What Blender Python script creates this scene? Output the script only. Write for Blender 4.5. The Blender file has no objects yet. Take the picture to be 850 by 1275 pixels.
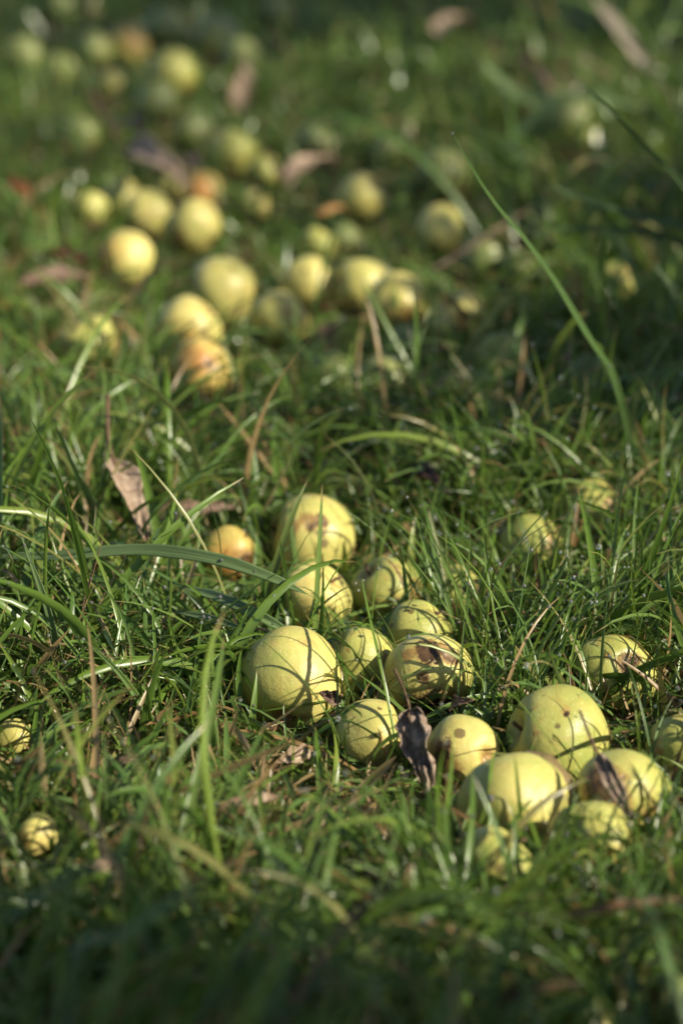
import bpy, bmesh, math, random
import numpy as np
from mathutils import Vector, Matrix, Quaternion, noise as mnoise

C = bpy.context.scene.collection
SC = bpy.context.scene
R = math.radians
rng = np.random.default_rng(7)
random.seed(7)

# ------------------------------------------------------------------ camera
W, H, F = 850.0, 1275.0, 3010.0          # picture units: pixels of the 850 x 1275 photograph
CAM = np.array([0.0, 0.0, 0.47])
PITCH = R(17.9)
FW = np.array([0, math.cos(PITCH), -math.sin(PITCH)])
UP = np.array([0, math.sin(PITCH), math.cos(PITCH)])
RT = np.array([1.0, 0, 0])
cd = bpy.data.cameras.new('camera'); cam = bpy.data.objects.new('camera', cd); C.objects.link(cam)
cam.location = CAM.tolist(); cam.rotation_euler = (R(90) - PITCH, 0, 0)
cd.sensor_fit = 'VERTICAL'; cd.sensor_height = 36.0; cd.sensor_width = 24.0; cd.lens = F / H * 36.0
cd.clip_start = 0.02; cd.clip_end = 500
cd.dof.use_dof = True; cd.dof.focus_distance = 1.185; cd.dof.aperture_fstop = 5.3; cd.dof.aperture_blades = 9
SC.camera = cam

# ------------------------------------------------------------------ light
SUN = np.array([0.76, -0.36, 0.54]); SUN /= np.linalg.norm(SUN)
el = math.asin(SUN[2]); az = math.atan2(SUN[0], SUN[1])
wd = bpy.data.worlds.new('World'); SC.world = wd; wd.use_nodes = True
nt = wd.node_tree; bg = nt.nodes['Background']
sky = nt.nodes.new('ShaderNodeTexSky'); sky.sky_type = 'NISHITA'; sky.sun_disc = False
sky.sun_elevation = el; sky.sun_rotation = az
nt.links.new(sky.outputs['Color'], bg.inputs['Color']); bg.inputs['Strength'].default_value = 0.075
sl = bpy.data.lights.new('sun', 'SUN'); sl.energy = 5.0; sl.angle = R(0.53); sl.color = (1.0, 0.91, 0.73)
so = bpy.data.objects.new('sun', sl); C.objects.link(so)
so.rotation_euler = Vector(SUN.tolist()).to_track_quat('Z', 'Y').to_euler(); so.location = (3, -2, 3)
SC.view_settings.view_transform = 'Standard'; SC.view_settings.look = 'None'
SC.view_settings.exposure = 0.68; SC.view_settings.gamma = 1.0
cy = SC.cycles
cy.use_denoising = True; cy.use_adaptive_sampling = True; cy.adaptive_threshold = 0.02
cy.max_bounces = 6; cy.diffuse_bounces = 3; cy.glossy_bounces = 2; cy.transmission_bounces = 4
cy.transparent_max_bounces = 4; cy.sample_clamp_indirect = 3.0; cy.caustics_reflective = False; cy.caustics_refractive = False

# ------------------------------------------------------------------ projection helpers
def gz(x, y):
    """height of the ground"""
    x = np.asarray(x, float); y = np.asarray(y, float)
    h = 0.006*np.sin(x*9.1+1.3)*np.cos(y*7.3) + 0.004*np.sin(x*21+y*17) + 0.0025*np.sin(x*47-y*39+2)
    return h * np.exp(-((x**2 + (y-2)**2) / 60.0))
def ray(px, py):
    return FW + RT*((px - W/2)/F) + UP*((H/2 - py)/F)
def at(px, py, d):
    return CAM + ray(px, py)*d
def on(px, py, z=0.0):
    d = ray(px, py); t = (z - CAM[2])/d[2]
    return CAM + d*t
def proj(P):
    Q = P - CAM; d = Q @ FW
    return np.stack([W/2 + F*(Q @ RT)/d, H/2 - F*(Q @ UP)/d, d], -1)
def camdir(dx, dy):
    """world direction of the spot seen dx right, dy up of a ball's centre (in radii)"""
    dz = math.sqrt(max(0.0, 1 - dx*dx - dy*dy))
    v = RT*dx + UP*dy - FW*dz
    return v/np.linalg.norm(v)

# ------------------------------------------------------------------ objects helpers
def tag(o, label=None, cat=None, group=None, kind=None):
    if label: o['label'] = label
    if cat: o['category'] = cat
    if group: o['group'] = group
    if kind: o['kind'] = kind
    return o
def mesh_np(name, V, Fc, mat, parent=None, smooth=True, attrs=None, loc=None):
    """V (n,3), Fc (m,k) array of quads or a list of arrays of different k"""
    me = bpy.data.meshes.new(name)
    Fl = Fc if isinstance(Fc, list) else [Fc]
    n = sum(len(f) for f in Fl); li = np.concatenate([f.ravel() for f in Fl]).astype(np.int32)
    tot = np.concatenate([np.full(len(f), f.shape[1]) for f in Fl]); st = np.concatenate([[0], np.cumsum(tot)[:-1]])
    me.vertices.add(len(V)); me.vertices.foreach_set('co', np.asarray(V, np.float32).ravel())
    me.loops.add(len(li)); me.loops.foreach_set('vertex_index', li)
    me.polygons.add(n); me.polygons.foreach_set('loop_start', st.astype(np.int32)); me.polygons.foreach_set('loop_total', tot.astype(np.int32))
    if smooth: me.polygons.foreach_set('use_smooth', np.ones(n, bool))
    for k, a in (attrs or {}).items():
        at_ = me.attributes.new(k, 'FLOAT_COLOR', 'POINT')
        at_.data.foreach_set('color', np.asarray(a, np.float32).ravel())
    me.update(calc_edges=True)
    for m in (mat if isinstance(mat, list) else [mat]): me.materials.append(m)
    o = bpy.data.objects.new(name, me); C.objects.link(o)
    if parent: o.parent = parent
    if loc is not None: o.location = [float(v) for v in loc]
    return o

# ------------------------------------------------------------------ materials
def newmat(name):
    m = bpy.data.materials.new(name); m.use_nodes = True
    t = m.node_tree; t.nodes.clear()
    return m, t
def N(t, typ, **kw):
    n = t.nodes.new(typ)
    for k, v in kw.items():
        if k.startswith('i_'):
            n.inputs[k[2:].replace('_', ' ')].default_value = v
        else: setattr(n, k, v)
    return n
def ramp(t, src, stops):
    n = t.nodes.new('ShaderNodeValToRGB'); e = n.color_ramp.elements
    while len(e) > 1: e.remove(e[-1])
    e[0].position = stops[0][0]; e[0].color = (*stops[0][1], 1)
    for p, c in stops[1:]:
        x = e.new(p); x.color = (*c, 1)
    t.links.new(src, n.inputs[0]); return n.outputs[0]
def mix(t, fac, a, b, mode='MIX'):
    n = t.nodes.new('ShaderNodeMix'); n.data_type = 'RGBA'; n.blend_type = mode
    for sock, v in ((n.inputs[0], fac), (n.inputs[6], a), (n.inputs[7], b)):
        if isinstance(v, (int, float)): sock.default_value = v
        elif isinstance(v, tuple): sock.default_value = (*v, 1)
        else: t.links.new(v, sock)
    return n.outputs[2]
def math_(t, op, a, b=0.0, c=0.0):
    n = t.nodes.new('ShaderNodeMath'); n.operation = op
    for i, v in enumerate((a, b, c)):
        if isinstance(v, (int, float)): n.inputs[i].default_value = v
        else: t.links.new(v, n.inputs[i])
    return n.outputs[0]
def leafy(t, col, rough=0.45, trans=0.35, bump=None, spec=0.5, tcol=None):
    p = N(t, 'ShaderNodeBsdfPrincipled'); t.links.new(col, p.inputs['Base Color'])
    if isinstance(rough, float): p.inputs['Roughness'].default_value = rough
    else: t.links.new(rough, p.inputs['Roughness'])
    p.inputs['Specular IOR Level'].default_value = spec
    tr = N(t, 'ShaderNodeBsdfTranslucent'); t.links.new(tcol or col, tr.inputs['Color'])
    mx = N(t, 'ShaderNodeMixShader'); mx.inputs[0].default_value = trans
    t.links.new(p.outputs[0], mx.inputs[1]); t.links.new(tr.outputs[0], mx.inputs[2])
    if bump is not None: t.links.new(bump, p.inputs['Normal']); t.links.new(bump, tr.inputs['Normal'])
    out = N(t, 'ShaderNodeOutputMaterial'); t.links.new(mx.outputs[0], out.inputs[0])

def grass_mat():
    m, t = newmat('grass_blade')
    a = N(t, 'ShaderNodeAttribute', attribute_name='bl')
    s = N(t, 'ShaderNodeSeparateColor'); t.links.new(a.outputs['Color'], s.inputs[0])
    rnd, dry, along = s.outputs[0], s.outputs[1], s.outputs[2]
    green = ramp(t, rnd, [(0.0, (0.034, 0.094, 0.022)), (0.25, (0.072, 0.158, 0.027)), (0.5, (0.125, 0.222, 0.028)),
                          (0.68, (0.100, 0.190, 0.062)), (0.85, (0.190, 0.280, 0.038)), (1.0, (0.320, 0.330, 0.090))])
    tc = N(t, 'ShaderNodeNewGeometry')
    nz = N(t, 'ShaderNodeTexNoise'); nz.inputs['Scale'].default_value = 90; nz.inputs['Detail'].default_value = 3
    t.links.new(tc.outputs['Position'], nz.inputs['Vector'])
    green = mix(t, math_(t, 'MULTIPLY', nz.outputs[0], 0.35), green, (0.16, 0.21, 0.045))
    # pale base of the blade, some yellow tips
    green = mix(t, math_(t, 'MULTIPLY', math_(t, 'POWER', math_(t, 'SUBTRACT', 1.0, along), 4.0), 0.5), green, (0.20, 0.22, 0.09))
    tip = math_(t, 'MULTIPLY', math_(t, 'GREATER_THAN', math_(t, 'ADD', along, math_(t, 'MULTIPLY', rnd, 0.10)), 1.0), 0.8)
    green = mix(t, tip, green, (0.30, 0.22, 0.09))
    dcol = ramp(t, rnd, [(0.0, (0.13, 0.065, 0.028)), (0.3, (0.27, 0.16, 0.065)), (0.6, (0.43, 0.30, 0.13)), (0.85, (0.46, 0.37, 0.19)), (1.0, (0.40, 0.20, 0.05))])
    dcol = mix(t, math_(t, 'MULTIPLY', nz.outputs[0], 0.5), dcol, (0.16, 0.10, 0.06))
    col = mix(t, dry, green, dcol)
    leafy(t, col, rough=0.31, trans=0.40, spec=0.55)
    return m
M_GRASS = grass_mat()

def hero_mat():
    m, t = newmat('broad_grass_blade')
    a = N(t, 'ShaderNodeAttribute', attribute_name='bl')
    s = N(t, 'ShaderNodeSeparateColor'); t.links.new(a.outputs['Color'], s.inputs[0])
    uv = N(t, 'ShaderNodeAttribute', attribute_name='uvp')
    rnd, dry, along = s.outputs[0], s.outputs[1], s.outputs[2]
    green = ramp(t, rnd, [(0.0, (0.040, 0.085, 0.035)), (0.3, (0.075, 0.145, 0.055)), (0.5, (0.120, 0.220, 0.026)), (0.75, (0.180, 0.250, 0.120)), (1.0, (0.25, 0.36, 0.14))])
    dcol = ramp(t, rnd, [(0.0, (0.12, 0.065, 0.04)), (0.4, (0.30, 0.17, 0.08)), (0.7, (0.42, 0.30, 0.17)), (1.0, (0.58, 0.52, 0.42))])
    su = N(t, 'ShaderNodeSeparateColor'); t.links.new(uv.outputs['Color'], su.inputs[0])
    cb = N(t, 'ShaderNodeCombineXYZ')
    t.links.new(math_(t, 'MULTIPLY', su.outputs[0], 9.0), cb.inputs[0]); t.links.new(math_(t, 'MULTIPLY', su.outputs[1], 2.0), cb.inputs[1]); t.links.new(rnd, cb.inputs[2])
    nz = N(t, 'ShaderNodeTexNoise'); nz.inputs['Scale'].default_value = 2.4; nz.inputs['Detail'].default_value = 4
    t.links.new(cb.outputs[0], nz.inputs['Vector'])
    col = mix(t, dry, green, dcol)
    col = mix(t, ramp(t, nz.outputs[0], [(0.40, (0, 0, 0)), (0.60, (0.9, 0.9, 0.9))]), col, mix(t, dry, (0.10, 0.17, 0.05), (0.20, 0.12, 0.07)))
    b = N(t, 'ShaderNodeBump'); b.inputs['Strength'].default_value = 0.35; b.inputs['Distance'].default_value = 0.0004
    t.links.new(nz.outputs[0], b.inputs['Height'])
    leafy(t, col, rough=0.42, trans=0.35, bump=b.outputs[0], spec=0.4)
    return m
M_HERO = hero_mat()

def soil_mat():
    m, t = newmat('soil')
    g = N(t, 'ShaderNodeNewGeometry')
    n1 = N(t, 'ShaderNodeTexNoise'); n1.inputs['Scale'].default_value = 14; n1.inputs['Detail'].default_value = 8
    n2 = N(t, 'ShaderNodeTexNoise'); n2.inputs['Scale'].default_value = 160; n2.inputs['Detail'].default_value = 6
    for n in (n1, n2): t.links.new(g.outputs['Position'], n.inputs['Vector'])
    c = ramp(t, n1.outputs[0], [(0.3, (0.022, 0.015, 0.010)), (0.5, (0.045, 0.032, 0.018)), (0.62, (0.040, 0.046, 0.016)), (0.75, (0.075, 0.052, 0.028))])
    c = mix(t, n2.outputs[0], c, (0.035, 0.030, 0.016))
    p = N(t, 'ShaderNodeBsdfPrincipled'); t.links.new(c, p.inputs['Base Color']); p.inputs['Roughness'].default_value = 0.9
    b = N(t, 'ShaderNodeBump'); b.inputs['Strength'].default_value = 0.8; b.inputs['Distance'].default_value = 0.004
    t.links.new(n2.outputs[0], b.inputs['Height']); t.links.new(b.outputs[0], p.inputs['Normal'])
    o = N(t, 'ShaderNodeOutputMaterial'); t.links.new(p.outputs[0], o.inputs[0])
    return m

def apple_mat(name, c_lo, c_hi, blush):
    m, t = newmat(name)
    tc = N(t, 'ShaderNodeTexCoord'); oi = N(t, 'ShaderNodeObjectInfo')
    va = N(t, 'ShaderNodeVectorMath', operation='ADD'); t.links.new(tc.outputs['Object'], va.inputs[0])
    cr = N(t, 'ShaderNodeCombineXYZ')
    for i in range(3): t.links.new(math_(t, 'MULTIPLY', oi.outputs['Random'], 7.0 + 3*i), cr.inputs[i])
    t.links.new(cr.outputs[0], va.inputs[1]); vec = va.outputs[0]
    def noise(scale, detail=4, rough=0.55, dist=0.0):
        n = N(t, 'ShaderNodeTexNoise'); n.inputs['Scale'].default_value = scale; n.inputs['Detail'].default_value = detail
        n.inputs['Roughness'].default_value = rough; n.inputs['Distortion'].default_value = dist
        t.links.new(vec, n.inputs['Vector']); return n.outputs[0]
    big, mid, fine = noise(34, 3), noise(120, 5, 0.6), noise(700, 3)
    col = ramp(t, big, [(0.30, c_lo), (0.52, tuple((a+b)/2 for a, b in zip(c_lo, c_hi))), (0.70, c_hi)])
    col = mix(t, ramp(t, mid, [(0.40, (0, 0, 0)), (0.66, (0.62, 0.62, 0.62))]), col, tuple(c*f for c, f in zip(c_hi, (.80, .72, .60))))
    bl = N(t, 'ShaderNodeAttribute', attribute_name='bm'); sb = N(t, 'ShaderNodeSeparateColor'); t.links.new(bl.outputs['Color'], sb.inputs[0])
    rot, rust, blu = sb.outputs[0], math_(t, 'MAXIMUM', sb.outputs[1], math_(t, 'MULTIPLY', sb.outputs[0], 1.35)), sb.outputs[2]
    col = mix(t, math_(t, 'MULTIPLY', blu, 0.85), col, blush)
    # pale lenticel dots
    v = N(t, 'ShaderNodeTexVoronoi'); v.inputs['Scale'].default_value = 330; t.links.new(vec, v.inputs['Vector'])
    dots = ramp(t, v.outputs['Distance'], [(0.10, (1, 1, 1)), (0.22, (0, 0, 0))])
    col = mix(t, math_(t, 'MULTIPLY', dots, 0.55), col, (0.66, 0.60, 0.28))
    # thin russet netting and scuffs
    n3 = noise(60, 7, 0.7, 1.2)
    scuff = ramp(t, n3, [(0.565, (0, 0, 0)), (0.68, (1, 1, 1))])
    col = mix(t, math_(t, 'MULTIPLY', scuff, 0.6), col, (0.36, 0.24, 0.075))
    # dark specks, few
    v2 = N(t, 'ShaderNodeTexVoronoi'); v2.inputs['Scale'].default_value = 75; t.links.new(vec, v2.inputs['Vector'])
    sc2 = N(t, 'ShaderNodeSeparateColor'); t.links.new(v2.outputs['Color'], sc2.inputs[0])
    spk = math_(t, 'MULTIPLY', math_(t, 'LESS_THAN', math_(t, 'ADD', v2.outputs['Distance'], math_(t, 'MULTIPLY', fine, 0.10)), math_(t, 'MULTIPLY', sc2.outputs[1], 0.30)), math_(t, 'GREATER_THAN', sc2.outputs[0], 0.58))
    col = mix(t, math_(t, 'MULTIPLY', spk, 0.8), col, (0.11, 0.065, 0.03))
    rustm = ramp(t, math_(t, 'ADD', rust, math_(t, 'MULTIPLY', math_(t, 'SUBTRACT', n3, 0.5), 2.2)), [(0.40, (0, 0, 0)), (0.80, (1, 1, 1))])
    col = mix(t, math_(t, 'MULTIPLY', rustm, 0.85), col, ramp(t, mid, [(0.35, (0.20, 0.10, 0.03)), (0.65, (0.42, 0.25, 0.08))]))
    rotv = math_(t, 'ADD', rot, math_(t, 'MULTIPLY', math_(t, 'SUBTRACT', mid, 0.5), 2.2))
    rotm = ramp(t, rotv, [(0.50, (0, 0, 0)), (0.78, (1, 1, 1))])
    col = mix(t, rotm, col, ramp(t, n3, [(0.38, (0.038, 0.020, 0.010)), (0.55, (0.10, 0.055, 0.022)), (0.7, (0.22, 0.13, 0.055))]))
    p = N(t, 'ShaderNodeBsdfPrincipled'); t.links.new(col, p.inputs['Base Color'])
    t.links.new(ramp(t, mid, [(0.3, (0.32,)*3), (0.7, (0.52,)*3)]), p.inputs['Roughness'])
    p.inputs['Specular IOR Level'].default_value = 0.45
    p.inputs['Subsurface Weight'].default_value = 0.12; p.inputs['Subsurface Radius'].default_value = (1.0, 0.7, 0.25); p.inputs['Subsurface Scale'].default_value = 0.005
    hgt = math_(t, 'SUBTRACT', math_(t, 'ADD', math_(t, 'MULTIPLY', mid, 0.5), math_(t, 'MULTIPLY', fine, 0.12)), math_(t, 'MULTIPLY', rotm, 0.6))
    b = N(t, 'ShaderNodeBump'); b.inputs['Strength'].default_value = 0.6; b.inputs['Distance'].default_value = 0.0022
    t.links.new(hgt, b.inputs['Height']); t.links.new(b.outputs[0], p.inputs['Normal'])
    o = N(t, 'ShaderNodeOutputMaterial'); t.links.new(p.outputs[0], o.inputs[0])
    return m
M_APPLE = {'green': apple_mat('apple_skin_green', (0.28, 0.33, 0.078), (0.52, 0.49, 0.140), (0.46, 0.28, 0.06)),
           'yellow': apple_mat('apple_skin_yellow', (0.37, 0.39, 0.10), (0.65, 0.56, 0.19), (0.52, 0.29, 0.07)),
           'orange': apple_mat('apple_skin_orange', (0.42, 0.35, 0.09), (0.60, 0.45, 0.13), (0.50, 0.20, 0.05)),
           'dark': apple_mat('apple_skin_shaded', (0.15, 0.20, 0.06), (0.24, 0.27, 0.09), (0.40, 0.24, 0.05))}  # last skin is a darkened copy, shade painted in for apples lying in shadow

def simple_mat(name, c1, c2, scale=120, rough=0.75, trans=0.0):
    m, t = newmat(name)
    g = N(t, 'ShaderNodeTexCoord')
    n = N(t, 'ShaderNodeTexNoise'); n.inputs['Scale'].default_value = scale; n.inputs['Detail'].default_value = 6; n.inputs['Roughness'].default_value = 0.65
    t.links.new(g.outputs['Object'], n.inputs['Vector'])
    c = ramp(t, n.outputs[0], [(0.35, c1), (0.65, c2)])
    b = N(t, 'ShaderNodeBump'); b.inputs['Strength'].default_value = 0.6; b.inputs['Distance'].default_value = 0.001
    t.links.new(n.outputs[0], b.inputs['Height'])
    leafy(t, c, rough=rough, trans=trans, bump=b.outputs[0], spec=0.35)
    return m
M_STEM = simple_mat('woody_stem', (0.06, 0.035, 0.02), (0.18, 0.11, 0.06), 400)
M_CALYX = simple_mat('dried_calyx', (0.035, 0.022, 0.014), (0.13, 0.085, 0.05), 600)
M_LEAF = {'brown': simple_mat('leaf_brown', (0.11, 0.065, 0.045), (0.30, 0.20, 0.145), 160, 0.6, 0.2),
          'grey': simple_mat('leaf_grey_brown', (0.17, 0.115, 0.08), (0.46, 0.35, 0.26), 160, 0.65, 0.15),
          'pale': simple_mat('leaf_pale', (0.26, 0.17, 0.11), (0.52, 0.40, 0.29), 120, 0.6, 0.2),
          'rust': simple_mat('leaf_rust', (0.14, 0.045, 0.022), (0.36, 0.13, 0.05), 120, 0.55, 0.2),
          'orange': simple_mat('leaf_orange', (0.24, 0.12, 0.04), (0.42, 0.24, 0.08), 120, 0.6, 0.25),
          'yellow': simple_mat('leaf_yellow', (0.42, 0.34, 0.05), (0.62, 0.52, 0.10), 120, 0.5, 0.3),
          'dark': simple_mat('leaf_dark', (0.03, 0.015, 0.012), (0.10, 0.05, 0.035), 160, 0.5, 0.1),
          'silver': simple_mat('leaf_silver', (0.45, 0.45, 0.42), (0.66, 0.66, 0.62), 120, 0.3, 0.2)}

# ------------------------------------------------------------------ ground
def graded(lo, hi, a, b, step, n_out):
    inner = np.arange(a, b, step)
    left = a - (np.geomspace(step, a-lo, n_out))[::-1]; right = b + np.geomspace(step, hi-b, n_out)
    return np.concatenate([left, inner, [b], right])
gx = graded(-120, 120, -1.6, 1.6, 0.02, 22); gy = graded(-120, 160, 0.3, 5.0, 0.03, 22)
X, Y = np.meshgrid(gx, gy, indexing='xy'); nx, ny = len(gx), len(gy)
Vg = np.stack([X, Y, gz(X, Y)], -1).reshape(-1, 3)
i, j = np.meshgrid(np.arange(nx-1), np.arange(ny-1), indexing='xy'); b0 = (j*nx+i).ravel()
gnd = mesh_np('ground', Vg, np.stack([b0, b0+1, b0+1+nx, b0+nx], 1), soil_mat())
tag(gnd, 'dark soil of the orchard floor under the grass', kind='structure')

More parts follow.
